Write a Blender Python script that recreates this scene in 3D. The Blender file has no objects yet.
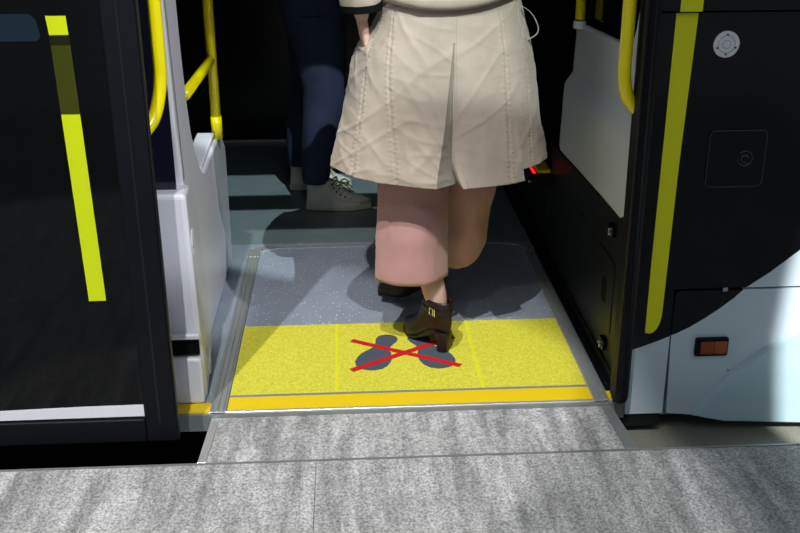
import bpy, bmesh, math, random
from mathutils import Vector, Matrix, noise
random.seed(7)
sin, cos, PI = math.sin, math.cos, math.pi
S = bpy.context.scene
C = S.collection

# ------------------------------------------------------------------ camera
cam_d = bpy.data.cameras.new('camera')
cam = bpy.data.objects.new('camera', cam_d); C.objects.link(cam)
P_, YW, RO = 0.37631, 0.051079, -0.0060
f = Vector((sin(YW)*cos(P_), cos(YW)*cos(P_), -sin(P_)))
r = Vector((cos(YW), -sin(YW), 0)); u = r.cross(f)
r2 = cos(RO)*r + sin(RO)*u; u2 = -sin(RO)*r + cos(RO)*u
m = Matrix((r2, u2, -f)).transposed().to_4x4(); m.translation = Vector((0, -2.47, 1.4))
cam.matrix_world = m
cam_d.sensor_width = 36; cam_d.lens = 1006.15/800*36; cam_d.clip_start = .05
S.camera = cam

# ------------------------------------------------------------------ world, lights, exposure
W = bpy.data.worlds.new('hall'); S.world = W; W.use_nodes = True
W.node_tree.nodes['Background'].inputs[0].default_value = (.75, .85, 1, 1)
W.node_tree.nodes['Background'].inputs[1].default_value = 0.19
S.view_settings.view_transform = 'Standard'; S.view_settings.look = 'None'
S.view_settings.gamma = 1; S.view_settings.use_curve_mapping = False
S.view_settings.exposure = 0

def spot(name, target, elev, azim, dist, power, size, blend, rad, col=(1, 1, 1)):
    """unseen exhibition spotlight or added fill, dist metres from its target, azim measured from straight behind the camera (+ = from the left)"""
    d = bpy.data.lights.new(name, 'SPOT'); d.energy = power; d.spot_size = math.radians(size); d.spot_blend = blend
    d.shadow_soft_size = rad; d.color = col
    o = bpy.data.objects.new(name, d); C.objects.link(o)
    e, a = math.radians(elev), math.radians(azim); t = Vector(target)
    o.location = t + dist*Vector((-sin(a)*cos(e), -cos(a)*cos(e), sin(e)))
    o.rotation_euler = (t - o.location).to_track_quat('-Z', 'Y').to_euler()
    return o
spot('key_spotlight', (-.36, .34, 0), 58, 2, 10.0, 1900, 12.4, .10, .045, (1, .985, .96))
spot('inner_spotlight', (-.05, 2.12, 0), 46, -15, 13, 4600, 8.6, .10, .035, (.88, 1, 1))
spot('side_spotlight', (-.56, .50, .62), 44, -42, 9, 1900, 6.8, .25, .05, (.93, .95, 1))
spot('stage_spotlight', (-.80, -.80, 0), 62, 16, 10.0, 2500, 18.6, .05, .06, (1, .99, .97))
spot('coat_fill', (.2, .3, .8), 38, 18, 6.5, 115, 13, .4, .08, (1, .96, .88))  # added fill that brightens the coat, no lamp of the hall
spot('right_patch_fill', (1.95, 0, .22), 45, 8, 7.0, 4800, 13, .06, .03, (1, 1, 1))  # added out of view to make the bright patch on the far right panel
al = bpy.data.lights.new('hall_light', 'AREA'); al.energy = 45; al.size = 2.5; al.color = (.9, .96, 1)
ao = bpy.data.objects.new('hall_light', al); C.objects.link(ao); ao.location = (1.0, -4.5, 5.5)
ao.rotation_euler = (Vector((.6, 0, .2)) - ao.location).to_track_quat('-Z', 'Y').to_euler()

# ------------------------------------------------------------------ materials
def mat(name, col, rough=.5, metal=0, col2=None, scale=40, mix=(.4, .6), bump=0, bscale=None, stretch=(1, 1, 1),
        coat=0, spec=.5, alpha=1, detail=3, emis=None, sheen=0):
    M = bpy.data.materials.new(name); M.use_nodes = True; n = M.node_tree.nodes; L = M.node_tree.links
    b = n['Principled BSDF']; b.inputs['Base Color'].default_value = (*col, 1)
    b.inputs['Roughness'].default_value = rough; b.inputs['Metallic'].default_value = metal
    b.inputs['Coat Weight'].default_value = coat; b.inputs['Specular IOR Level'].default_value = spec
    b.inputs['Coat Roughness'].default_value = .05
    if sheen: b.inputs['Sheen Weight'].default_value = sheen
    if alpha < 1: b.inputs['Alpha'].default_value = alpha
    if emis: b.inputs['Emission Color'].default_value = (*emis, 1); b.inputs['Emission Strength'].default_value = 2
    if col2 or bump:
        tc = n.new('ShaderNodeTexCoord'); mp = n.new('ShaderNodeMapping'); mp.inputs['Scale'].default_value = stretch
        L.new(tc.outputs['Object'], mp.inputs['Vector'])
    if col2:
        nz = n.new('ShaderNodeTexNoise'); nz.inputs['Scale'].default_value = scale; nz.inputs['Detail'].default_value = detail
        cr = n.new('ShaderNodeValToRGB'); e = cr.color_ramp.elements
        e[0].position, e[1].position = mix; e[0].color = (*col, 1); e[1].color = (*col2, 1)
        L.new(mp.outputs[0], nz.inputs['Vector']); L.new(nz.outputs['Fac'], cr.inputs[0]); L.new(cr.outputs[0], b.inputs['Base Color'])
    if bump:
        nb = n.new('ShaderNodeTexNoise'); nb.inputs['Scale'].default_value = bscale or scale; nb.inputs['Detail'].default_value = 4
        bp = n.new('ShaderNodeBump'); bp.inputs['Strength'].default_value = bump; bp.inputs['Distance'].default_value = .01
        L.new(mp.outputs[0], nb.inputs['Vector']); L.new(nb.outputs['Fac'], bp.inputs['Height']); L.new(bp.outputs[0], b.inputs['Normal'])
    return M

def speckled(name, col, col2, speck, s=150, amt=.16, rough=.35):
    """vinyl flooring with pale chips"""
    M = mat(name, col, rough, col2=col2, scale=9, mix=(.35, .65)); n = M.node_tree.nodes; L = M.node_tree.links
    b = n['Principled BSDF']; src = b.inputs['Base Color'].links[0].from_socket
    tc = [x for x in n if x.type == 'TEX_COORD'][0]
    v = n.new('ShaderNodeTexVoronoi'); v.inputs['Scale'].default_value = s
    L.new(tc.outputs['Object'], v.inputs['Vector'])
    lt = n.new('ShaderNodeMath'); lt.operation = 'LESS_THAN'; lt.inputs[1].default_value = amt
    L.new(v.outputs['Distance'], lt.inputs[0])
    sp = n.new('ShaderNodeSeparateColor'); L.new(v.outputs['Color'], sp.inputs[0])
    gt = n.new('ShaderNodeMath'); gt.operation = 'GREATER_THAN'; gt.inputs[1].default_value = .72
    L.new(sp.outputs[0], gt.inputs[0])
    mu = n.new('ShaderNodeMath'); mu.operation = 'MULTIPLY'; L.new(lt.outputs[0], mu.inputs[0]); L.new(gt.outputs[0], mu.inputs[1])
    mx = n.new('ShaderNodeMix'); mx.data_type = 'RGBA'; L.new(mu.outputs[0], mx.inputs['Factor'])
    L.new(src, mx.inputs['A']); mx.inputs['B'].default_value = (*speck, 1); L.new(mx.outputs['Result'], b.inputs['Base Color'])
    return M

def carpet_mat():
    """grey marled carpet: fine flecks and pale diagonal streaks"""
    M = bpy.data.materials.new('grey_carpet'); M.use_nodes = True; n = M.node_tree.nodes; L = M.node_tree.links
    b = n['Principled BSDF']; b.inputs['Roughness'].default_value = .75; b.inputs['Specular IOR Level'].default_value = .25
    tc = n.new('ShaderNodeTexCoord')
    def nz(scale, st, rot=0, det=4, ro=.6):
        mp = n.new('ShaderNodeMapping'); mp.inputs['Scale'].default_value = st; mp.inputs['Rotation'].default_value = (0, 0, rot)
        L.new(tc.outputs['Object'], mp.inputs[0]); t = n.new('ShaderNodeTexNoise'); t.inputs['Scale'].default_value = scale
        t.inputs['Detail'].default_value = det; t.inputs['Roughness'].default_value = ro; L.new(mp.outputs[0], t.inputs['Vector']); return t
    def ramp(t, a, bb, ca, cb):
        cr = n.new('ShaderNodeValToRGB'); e = cr.color_ramp.elements; e[0].position = a; e[1].position = bb
        e[0].color = (ca, ca, ca, 1); e[1].color = (cb, cb, cb, 1); L.new(t.outputs['Fac'], cr.inputs[0]); return cr
    fine = ramp(nz(150, (1, .8, 1), 0, 3, .8), .36, .64, .19, .56)
    stre = ramp(nz(3.4, (5.5, .6, 1), math.radians(-24), 5), .38, .62, .72, 1.30)
    blot = ramp(nz(22, (1, 1, 1), 0, 3), .3, .7, .86, 1.12)
    m1 = n.new('ShaderNodeMix'); m1.data_type = 'RGBA'; m1.blend_type = 'MULTIPLY'; m1.inputs['Factor'].default_value = 1
    L.new(fine.outputs[0], m1.inputs['A']); L.new(stre.outputs[0], m1.inputs['B'])
    m2 = n.new('ShaderNodeMix'); m2.data_type = 'RGBA'; m2.blend_type = 'MULTIPLY'; m2.inputs['Factor'].default_value = 1
    L.new(m1.outputs['Result'], m2.inputs['A']); L.new(blot.outputs[0], m2.inputs['B'])
    L.new(m2.outputs['Result'], b.inputs['Base Color'])
    bp = n.new('ShaderNodeBump'); bp.inputs['Strength'].default_value = .35; bp.inputs['Distance'].default_value = .004
    L.new(nz(160, (1, 1, 1)).outputs['Fac'], bp.inputs['Height']); L.new(bp.outputs[0], b.inputs['Normal'])
    return M

K = dict(
    carpet=carpet_mat(),
    vinyl=speckled('teal_grey_vinyl', (.17, .22, .235), (.195, .25, .26), (.55, .6, .6)),
    plate=speckled('blue_grey_vinyl', (.28, .31, .38), (.31, .345, .415), (.85, .9, .95), 90, .22),
    margin=speckled('pale_grey_vinyl', (.27, .31, .36), (.31, .35, .40), (.75, .8, .85), 120, .2),
    mat_y=mat('yellow_grit', (.60, .57, .03), .7, col2=(.78, .74, .07), scale=160, mix=(.35, .62), bump=.3, bscale=220),
    bar_y=mat('signal_yellow_strip', (.86, .62, .01), .45),
    line_y=mat('lemon_strip', (.80, .80, .02), .5),
    alu=mat('brushed_aluminium', (.42, .45, .45), .42, .55, col2=(.5, .52, .52), scale=30, stretch=(30, 1, 1)),
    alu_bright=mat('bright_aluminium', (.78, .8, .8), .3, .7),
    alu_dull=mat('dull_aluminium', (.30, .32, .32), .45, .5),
    foot=mat('slate_print', (.075, .09, .12), .6),
    red=mat('red_tape', (.62, .012, .02), .5),
    black=mat('black_gloss_paint', (.003, .003, .004), .12, spec=.35, coat=.1),
    black2=mat('black_satin_plastic', (.007, .009, .010), .42, spec=.3, col2=(.010, .012, .013), scale=200),
    frame=mat('black_rubber_frame', (.0035, .004, .007), .55, spec=.18),
    glass=mat('smoked_glass', (.003, .0035, .004), .06, spec=.22),
    glass2=mat('navy_tinted_glass', (.008, .009, .02), .12, spec=.5),
    film=mat('grey_tint_film', (.02, .02, .005), .3, alpha=.52),
    stripe=mat('lime_yellow_stripe', (.62, .74, .0), .45),
    stripe_r=mat('lime_yellow_paint', (.72, .74, .0), .4),
    rail=mat('yellow_powder_coat', (.90, .78, .0), .28, coat=.4),
    white=mat('white_moulded_plastic', (.74, .75, .82), .32, coat=.15),
    grey_w=mat('pale_grey_moulded_plastic', (.72, .78, .84), .35, coat=.15),
    paint_w=mat('white_vehicle_paint', (.50, .60, .65), .25, coat=.5),
    paint_b=mat('ice_blue_vehicle_paint', (.42, .57, .62), .25, coat=.5),
    rim=mat('dark_grey_glint_rim', (.035, .035, .04), .2, coat=.5),  # grey lightened to stand in for specular glints along the outlines
    chrome=mat('chrome', (.8, .8, .8), .15, 1),
    disc=mat('machined_metal_disc', (.80, .80, .80), .4, .3),
    amber=mat('amber_lens', (.22, .035, .006), .15, coat=.5),
    amber2=mat('amber_lens_pale', (.28, .06, .012), .15, coat=.5),
    dark=mat('matt_black_and_shade', (.003, .003, .004), .8, spec=.1),
    wall=mat('black_wall_panel', (.003, .003, .004), .25, spec=.3),
    ground=mat('khaki_ground_sheet', (.17, .17, .14), .8, col2=(.21, .205, .17), scale=120),
    led=mat('red_led', (.8, .02, .02), .4, emis=(.5, .01, .01)),
    coat=mat('beige_cotton_twill', (.375, .315, .25), .62, col2=(.415, .345, .275), scale=14, bump=.4, bscale=16, stretch=(1, 1, .55), sheen=.2),
    lining=mat('beige_pleat_shade', (.27, .25, .205), .75, bump=.1, bscale=30),  # coat cloth darkened: shade of the pleat recess put into its colour
    thread=mat('beige_thread', (.36, .31, .25), .8),
    pink=mat('dusty_pink_cloth', (.41, .222, .205), .8, col2=(.445, .24, .225), scale=10, bump=.12, bscale=14, stretch=(1, 1, .4), sheen=.2),
    skin=mat('skin', (.62, .40, .31), .5, spec=.4),
    leather=mat('dark_brown_leather', (.016, .007, .006), .42, spec=.35, bump=.05, bscale=60),
    hair=mat('dark_hair', (.015, .010, .008), .4, bump=.4, bscale=60, stretch=(6, 6, .6)),
    denim=mat('navy_denim', (.011, .019, .050), .85, col2=(.020, .033, .080), scale=7, mix=(.4, .7), bump=.3, bscale=25, stretch=(1, 1, .8)),
    shirt=mat('charcoal_knit', (.03, .032, .036), .9, bump=.15, bscale=120),
    canvas=mat('off_white_canvas', (.62, .63, .58), .75, bump=.15, bscale=150),
    rubber=mat('yellowed_white_rubber', (.56, .57, .44), .6),
    lace=mat('cream_laces', (.52, .52, .42), .8),
    eye=mat('eye', (.02, .015, .012), .15), lip=mat('lips', (.45, .16, .15), .5),
)

# ------------------------------------------------------------------ helpers
def tag(o, label=None, cat=None, group=None, kind=None):
    for k, v in (('label', label), ('category', cat), ('group', group), ('kind', kind)):
        if v: o[k] = v
    return o

def thing(name, label, cat, loc=(0, 0, 0), group=None):
    o = bpy.data.objects.new(name, None); C.objects.link(o); o.location = loc; o.empty_display_size = .1
    return tag(o, label, cat, group)

def obj(name, bm, m, parent=None, smooth=False, bevel=0, label=None, mods=()):
    """links bm (world coordinates) as one mesh object; under parent it keeps its world place"""
    bmesh.ops.recalc_face_normals(bm, faces=bm.faces[:])
    me = bpy.data.meshes.new(name); bm.to_mesh(me); bm.free()
    for mm in (m if isinstance(m, (list, tuple)) else [m]): me.materials.append(mm)
    o = bpy.data.objects.new(name, me); C.objects.link(o)
    if smooth:
        for p in me.polygons: p.use_smooth = True
    if parent is not None:
        o.parent = parent; o.matrix_parent_inverse = Matrix.Translation(wloc(parent)).inverted()
    if bevel:
        b = o.modifiers.new('bevel', 'BEVEL'); b.width = bevel; b.segments = 3; b.limit_method = 'ANGLE'; b.angle_limit = math.radians(35)
        b.harden_normals = False
    if label: o['label'] = label
    return o

def wloc(o):
    l = Vector((0, 0, 0))
    # meshes are built in world coordinates, so only Empties carry an offset
    while o is not None:
        l += Vector(o.location); 
        if o.type == 'MESH': break
        o = o.parent
    return l if True else None

def B(): return bmesh.new()

def box(bm, x0, x1, y0, y1, z0, z1):
    v = [bm.verts.new((x, y, z)) for z in (z0, z1) for y in (y0, y1) for x in (x0, x1)]
    for q in ((0, 1, 3, 2), (4, 6, 7, 5), (0, 4, 5, 1), (2, 3, 7, 6), (0, 2, 6, 4), (1, 5, 7, 3)):
        bm.faces.new([v[i] for i in q])
    return bm

def bx(*a): return box(B(), *a)

def prism(bm, pts, axis, a, b):
    """polygon pts extruded from a to b along axis (0 x, 1 y, 2 z); pts hold the other two coordinates in order"""
    def mk(p, t):
        c = list(p); c.insert(axis, t); return bm.verts.new(c)
    A = [mk(p, a) for p in pts]; Z = [mk(p, b) for p in pts]
    bm.faces.new(A); bm.faces.new(Z[::-1])
    n = len(pts)
    for i in range(n): bm.faces.new((A[i], Z[i], Z[(i+1) % n], A[(i+1) % n]))
    return bm

def tube(bm, pts, rad, seg=16, caps=True):
    pts = [Vector(p) for p in pts]; rs = rad if isinstance(rad, (list, tuple)) else [rad]*len(pts)
    rings = []; up = None
    for i, p in enumerate(pts):
        t = (pts[min(i+1, len(pts)-1)] - pts[max(i-1, 0)]).normalized()
        if up is None: up = t.orthogonal().normalized()
        up = (up - t*up.dot(t)).normalized(); w = t.cross(up)
        rings.append([bm.verts.new(p + rs[i]*(cos(2*PI*k/seg)*up + sin(2*PI*k/seg)*w)) for k in range(seg)])
    for a, b in zip(rings, rings[1:]):
        for k in range(seg): bm.faces.new((a[k], a[(k+1) % seg], b[(k+1) % seg], b[k]))
    if caps: bm.faces.new(rings[0][::-1]); bm.faces.new(rings[-1])
    return bm

def loft(bm, rings, cap0=True, cap1=True):
    R = [[bm.verts.new(p) for p in ring] for ring in rings]; n = len(R[0])
    for a, b in zip(R, R[1:]):
        for k in range(n): bm.faces.new((a[k], a[(k+1) % n], b[(k+1) % n], b[k]))
    if cap0: bm.faces.new(R[0][::-1])
    if cap1: bm.faces.new(R[-1])
    return bm

def smooth_path(pts, n=8):
    """Catmull-Rom through pts"""
    P = [Vector(p) for p in pts]; out = []
    for i in range(len(P)-1):
        a, b, c, d = P[max(i-1, 0)], P[i], P[i+1], P[min(i+2, len(P)-1)]
        for k in range(n):
            t = k/n
            out.append(.5*((2*b)+(c-a)*t+(2*a-5*b+4*c-d)*t*t+(3*b-a-3*c+d)*t**3))
    return out + [P[-1]]

def disc(bm, c, nrm, rad, h, seg=32):
    c, nrm = Vector(c), Vector(nrm).normalized(); return tube(bm, [c, c + nrm*h], rad, seg)

def lerp(a, b, t): return a + (b-a)*t
def interp(tab, x):
    """tab: sorted list of (x, value or tuple)"""
    if x <= tab[0][0]: return tab[0][1]
    for (x0, v0), (x1, v1) in zip(tab, tab[1:]):
        if x <= x1:
            t = (x-x0)/(x1-x0); t = t*t*(3-2*t)
            return tuple(lerp(p, q, t) for p, q in zip(v0, v1)) if isinstance(v0, tuple) else lerp(v0, v1, t)
    return tab[-1][1]

def struct(name, bm, m, **k): return tag(obj(name, bm, m, **k), kind='structure')

# ------------------------------------------------------------------ the setting
stage = struct('floor', bx(-2.6, 2.8, -4.2, -.245, -.10, -.012), K['carpet'])
struct('trim_1', bx(-2.6, 2.8, -.2445, -.2385, -.10, -.0095), K['alu_dull'])
struct('trim_5', bx(-.105, -.1038, -4.2, -.2455, -.0119, -.0114), K['frame'])
struct('floor_ground', bx(.45, 2.8, -.238, 1.2, -.16, -.10), K['ground'])
struct('floor_gap_shade', bx(-2.6, .45, -.238, 1.2, -.42, -.36), K['dark'])  # black colour stands in for the shade below the left leaf
struct('floor_bus', bx(-2.2, 2.2, .0, 3.0, -.05, -.002), K['vinyl'])
struct('trim_2', bx(-.5, .765, -.012, -.0005, -.05, .0), K['alu_dull'])          # sill face
struct('wall_back', bx(-2.2, 2.2, 3.0, 3.06, -.05, 2.72), K['wall'])
struct('trim_3', bx(-2.2, 2.2, 2.985, 2.999, 0, .014), K['alu_bright'])
struct('wall_left', bx(-2.26, -2.2, .04, 3.06, -.05, 2.72), K['wall'])
struct('wall_right', bx(2.2, 2.26, .04, 3.06, -.05, 2.72), K['wall'])
struct('ceiling', bx(-2.26, 2.26, -.02, 3.06, 2.72, 2.80), K['wall'])
struct('wall_front', box(bx(-.56, .78, -.02, .04, 2.02, 2.14), -.56, .78, -.02, .04, 2.47, 2.72), K['black'])            # unseen lintel, open fanlight and header, spaced to cast the floor's shade bands
struct('wall_left_body', bx(-2.26, -.56, -.02, .04, .02, 2.72), K['black'])

# ------------------------------------------------------------------ left door leaf (door_1)
d1 = tag(bpy.data.objects.new('door_1', None), kind='structure'); C.objects.link(d1); d1.location = (-.8, -.13, 0)
fr = B()
for a in ((-.548, -.4685, .004, 2.15), (-1.25, -1.15, .004, 2.15)): box(fr, a[0], a[1], -.15, -.11, a[2], a[3])
box(fr, -1.15, -.548, -.15, -.11, .004, .072); box(fr, -1.15, -.548, -.15, -.11, 2.06, 2.15)
obj('door_frame', fr, K['frame'], d1, bevel=.006)
obj('rubber_seal', bx(-.4685, -.464, -.145, -.128, .004, 2.15), K['black2'], d1, bevel=.004)
obj('glass_pane', bx(-1.15, -.548, -.143, -.118, .072, 2.06), K['glass'], d1)
obj('frame_step', bx(-.512, -.508, -.1512, -.1495, .06, 2.1), K['black2'], d1)
YF = -.1442
st = B()
prism(st, [(-.6535, .408), (-.6115, .408), (-.619, .90), (-.6215, 1.035), (-.6645, 1.035), (-.662, .90)], 1, YF, YF+.001)
obj('yellow_stripe', st, K['stripe'], d1)
obj('yellow_stripe', prism(B(), [(-.665, 1.058), (-.6225, 1.058), (-.624, 1.10), (-.669, 1.10)], 1, YF, YF+.001), K['stripe'], d1)
tf = B(); prism(tf, [(-.6625, .878), (-.618, .878), (-.621, 1.0345), (-.665, 1.0345)], 1, YF-.001, YF-.0003)
prism(tf, [(-.665, 1.0346), (-.621, 1.0346), (-.621, 1.0579), (-.666, 1.0579)], 1, YF-.001, YF-.0003)
obj('tint_film', tf, K['film'], d1)
ws = prism(B(), [(-1.15, .077), (-.535-.014, .079), (-.549, .113), (-.70, .1115), (-.85, .108), (-1.0, .104), (-1.15, .100)], 1, YF, YF+.001)
obj('white_stripe', ws, K['white'], d1)
obj('pane_seam', bx(-1.15, -.585, -.1438, -.1432, .405, .4075), K['frame'], d1)
obj('blue_sticker', prism(B(), [(-1.05, 1.045), (-.693, 1.045), (-.685, 1.055), (-.690, 1.092), (-.705, 1.105), (-1.05, 1.105)], 1, YF, YF+.001),
    mat('deep_blue_sticker', (.004, .014, .028), .4), d1, label='deep blue sticker')
hr = smooth_path([(-.453, 0, 1.95), (-.453, 0, 1.3), (-.453, 0, 1.0), (-.455, -.0, .93), (-.462, -.01, .88), (-.476, -.03, .835), (-.505, -.07, .80), (-.53, -.11, .785)], 8)
obj('handrail', tube(B(), hr, .0165, 20), K['rail'], d1, smooth=True)
obj('handrail_bracket', tube(B(), [(-.453, 0, 1.9), (-.48, -.11, 1.9)], .014), K['frame'], d1)

# ------------------------------------------------------------------ right door leaf edge (door_2)
d2 = tag(bpy.data.objects.new('door_2', None), kind='structure'); C.objects.link(d2); d2.location = (.72, -.03, 0)
prof = [(.714, -.052), (.717, -.066), (.727, -.074), (.742, -.070), (.752, -.058), (.754, -.03), (.752, .015), (.738, .018), (.724, .016), (.716, .005)]
bm = B(); loft(bm, [[((x-.722)*s+.722, (y+.01)*s-.01, z) for x, y in prof] for z, s in ((.022, .80), (.028, .94), (.042, 1), (.3, 1), (1, 1), (2.15, 1))])
obj('door_edge', bm, K['frame'], d2, smooth=True, bevel=.003)
bm = B()
for x in (.712, .733): tube(bm, [(x, -.0725, .06), (x, -.0725, 2.1)], .0028, 8)
obj('rubber_seal', bm, K['black2'], d2, smooth=True)
hr = smooth_path([(.688, .0, 1.95), (.688, 0, 1.3), (.688, 0, 1.0), (.688, 0, .93), (.694, 0, .885), (.705, .0, .858), (.722, .0, .838), (.737, .0, .826)], 8)
obj('handrail', tube(B(), hr, .0165, 20), K['rail'], d2, smooth=True)
obj('handrail_bracket', tube(B(), [(.688, 0, 1.9), (.72, 0, 1.9)], .014), K['frame'], d2)

# ------------------------------------------------------------------ outer body, right of the doorway
bus = thing('bus_body', 'black and white bus side right of the doorway, with a lime stripe and amber marker', 'bus', (1.5, 0, -.03))
curve = [(.757, .166), (.80, .180), (.838, .195), (.88, .213), (.917, .232), (.957, .258), (.995, .286), (1.03, .315), (1.057, .343), (1.12, .388), (1.193, .45), (1.32, .55), (1.6, .72), (2.26, 1.0)]
low = [(2.26, -.09), (1.3, -.078), (1.03, -.062), (.945, -.042), (.876, -.034)]
# lower panels split by the vertical gap at x = .870 and the horizontal gap at z = .340
def cz(x): return interp([(a, b) for a, b in curve], x) if False else next(lerp(p[1], q[1], (x-p[0])/(q[0]-p[0])) for p, q in zip(curve, curve[1:]) if p[0] <= x <= q[0])
G = .0018
Y0, Y1 = -.02, .03
cA = [p for p in curve if p[0] < .862]
obj('corner_panel', prism(B(), [(.757, -.034), (.866-G, -.034), (.866-G, cz(.864))] + cA[::-1], 1, Y0, Y1), K['paint_w'], bus)
cB = [p for p in curve if .875 < p[0] < 1.05]
obj('skirt_panel', prism(B(), [(.866+G, cz(.868))] + cB + [(1.053, .339), (2.26, .339)] + low, 1, Y0, Y1), K['paint_w'], bus)
cC = [p for p in curve if p[0] > 1.06]
obj('side_panel', prism(B(), [(1.060, .3455)] + cC + [(2.26, .3455)], 1, Y0, Y1), K['paint_w'], bus)
# black painted field above the curve
obj('black_panel', prism(B(), [(1.060, .3455)] + cC + [(2.26, 1.072), (.757, 1.072), (.757, .3455)], 1, Y0, Y1), K['black'], bus)
obj('black_panel', prism(B(), [(.757, .166)] + cA[1:] + [(.866-G, cz(.864)), (.866-G, .345), (.757, .345)], 1, Y0, Y1), K['black'], bus)
obj('black_panel', prism(B(), [(.866+G, cz(.868))] + cB + [(1.053, .339), (.880, .339), (.871, .336), (.868, .330)], 1, Y0, Y1), K['black'], bus)
obj('upper_panel', bx(.757, 2.26, Y0-.012, Y1, 1.077, 2.72), K['black'], bus, bevel=.003)
obj('backing', bx(.757, 2.26, .0305, .0395, -.02, 2.7), K['dark'], bus)
YS = Y0-.0012
sp = [(.7935, .2185)]
for k in range(9):
    a = k/8*PI/2; sp.append((.806+.030*sin(a), .216+.062*(1-cos(a)) ))
sp += [(.8365, .30), (.842, .7), (.853, 1.072), (.7985, 1.072), (.796, .7), (.7935, .40)]
obj('yellow_stripe', prism(B(), sp, 1, YS, Y0-.0001), K['stripe_r'], bus)
obj('yellow_stripe', prism(B(), [(.803, 1.0765), (.858, 1.0765), (.875, 2.2), (.825, 2.2)], 1, YS-.012, Y0-.0121), K['stripe_r'], bus)
# fuel/charge flap: rounded square line with round lock
def rrect(cx, cz_, hw, hh, r_, n=6):
    o = []
    for q, (sx, sz) in enumerate(((1, 1), (-1, 1), (-1, -1), (1, -1))):
        for k in range(n+1):
            a = (q + k/n)*PI/2; o.append((cx+sx*(hw-r_)+r_*cos(a), cz_+sz*(hh-r_)+r_*sin(a)))
    return o
fl = obj('flap', prism(B(), rrect(.988, .705, .074, .074, .014), 1, Y0-.003, Y0-.0001), K['black'], bus, bevel=.0015)
bm = tube(B(), [(x, Y0-.0032, z) for x, z in rrect(.988, .705, .074, .074, .014)] + [(1.062, Y0-.0032, .765)], .0014, 6)
obj('flap_rim', bm, K['rim'], fl)
bm = disc(B(), (1.010, Y0-.003, .707), (0, -1, 0), .024, .002)
lk = obj('lock', bm, K['black'], fl, bevel=.0008)
bm = B()
for k in range(24):
    if k in (9, 10): continue
    a0, a1 = k/24*2*PI, (k+1)/24*2*PI
    tube(bm, [(1.010+.019*cos(t), Y0-.0052, .707+.019*sin(t)) for t in (a0, a1)], .0011, 6)
tube(bm, [(1.010+.010*cos(t/12*2*PI+.5), Y0-.0052, .705+.010*sin(t/12*2*PI+.5)) for t in range(10)], .0016, 6)
obj('lock_ring', bm, K['rim'], fl)
# brushed disc with screws
dd = obj('disc_plate', disc(B(), (.929, Y0, .996), (0, -1, 0), .0325, .006, 48), K['disc'], bus, bevel=.0015)
bm = B()
for rr in (.010, .021):
    tube(bm, [(.929+rr*cos(t/32*2*PI), Y0-.0061, .996+rr*sin(t/32*2*PI)) for t in range(33)], .0007, 6)
obj('disc_groove', bm, K['alu_dull'], dd)
for a in (90, 200, 270, 340):
    bm = disc(B(), (.929+.024*cos(math.radians(a)), Y0-.006, .996+.024*sin(math.radians(a))), (0, -1, 0), .0022, .002, 12)
    obj('screw', bm, K['frame'], dd)
# amber side marker
hs = obj('marker_housing', prism(B(), rrect(.981, .1735, .046, .0275, .006), 1, Y0-.012, Y0-.0001), K['frame'], bus, bevel=.003)
obj('lens', prism(B(), rrect(.967, .1735, .018, .019, .003), 1, Y0-.016, Y0-.0121), K['amber'], hs, bevel=.0015)
obj('lens', prism(B(), rrect(1.004, .1735, .017, .019, .003), 1, Y0-.016, Y0-.0121), K['amber2'], hs, bevel=.0015)
# raised flare round the wheel, lower right
fl0 = [(.945, -.042), (.950, -.030), (.975, .015), (1.045, .096), (1.122, .155), (1.225, .229), (1.38, .31), (1.38, -.079), (1.3, -.078), (1.106, -.066), (1.03, -.062), (.975, -.050)]
cxf = (1.2, .06)
bm = B(); loft(bm, [[(x, Y0-.0002, z) for x, z in fl0],
    [(cxf[0]+(x-cxf[0])*(.93), Y0-.016, cxf[1]+(z-cxf[1])*.93 - (.0 if z > -.03 else .004)) for x, z in fl0]])
obj('wheel_flare', bm, K['paint_b'], bus, bevel=.002, label='ice blue raised flare')
obj('jack_pad', bx(.757, .860, -.012, .03, -.078, -.036), K['black2'], bus)
obj('catch', bx(.995, 1.008, Y0-.005, Y0-.0001, .337, .348), K['chrome'], bus)
obj('catch', bx(1.035, 1.040, Y0-.003, Y0-.0001, .095, .100), K['chrome'], bus)

# ------------------------------------------------------------------ boarding ramp in the doorway
ramp = thing('boarding_ramp', 'blue-grey speckled boarding plate with yellow front, grey side rails, under the woman', 'ramp', (.155, .6, 0))
obj('deck', bx(-.357, .672, .557, 1.288, -.002, .003), K['plate'], ramp)
ym = obj('yellow_mat', bx(-.357, .672, .090, .557, -.002, .0035), K['mat_y'], ramp)
obj('guide_line', bx(-.0575, -.0495, .092, .555, .0035, .0042), K['line_y'], ym)
obj('guide_line', bx(.3665, .3745, .092, .555, .0035, .0042), K['line_y'], ym)
obj('nosing_line', bx(-.357, .672, .078, .090, -.002, .004), K['alu'], ramp)
obj('yellow_nosing', bx(-.357, .672, .006, .078, -.002, .0036), K['bar_y'], ramp)
obj('front_lip', bx(-.41, .72, -.004, .006, -.010, .0035), K['alu_bright'], ramp, bevel=.001)
for s, x0 in ((0, -.404), (1, .672)):
    bm = bx(x0, x0+.044 if s == 0 else x0+.042, -.004, 1.255, -.002, .004)
    for gx in ((.003, .007), (.017, .022), (.033, .038)): box(bm, x0+gx[0], x0+gx[1], -.004, 1.25, .004, .0075)
    rl = obj('side_rail', bm, K['alu'], ramp, bevel=.0008)
obj('back_line', bx(-.31, .63, 1.288, 1.298, -.002, .0045), K['alu_bright'], ramp)
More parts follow.
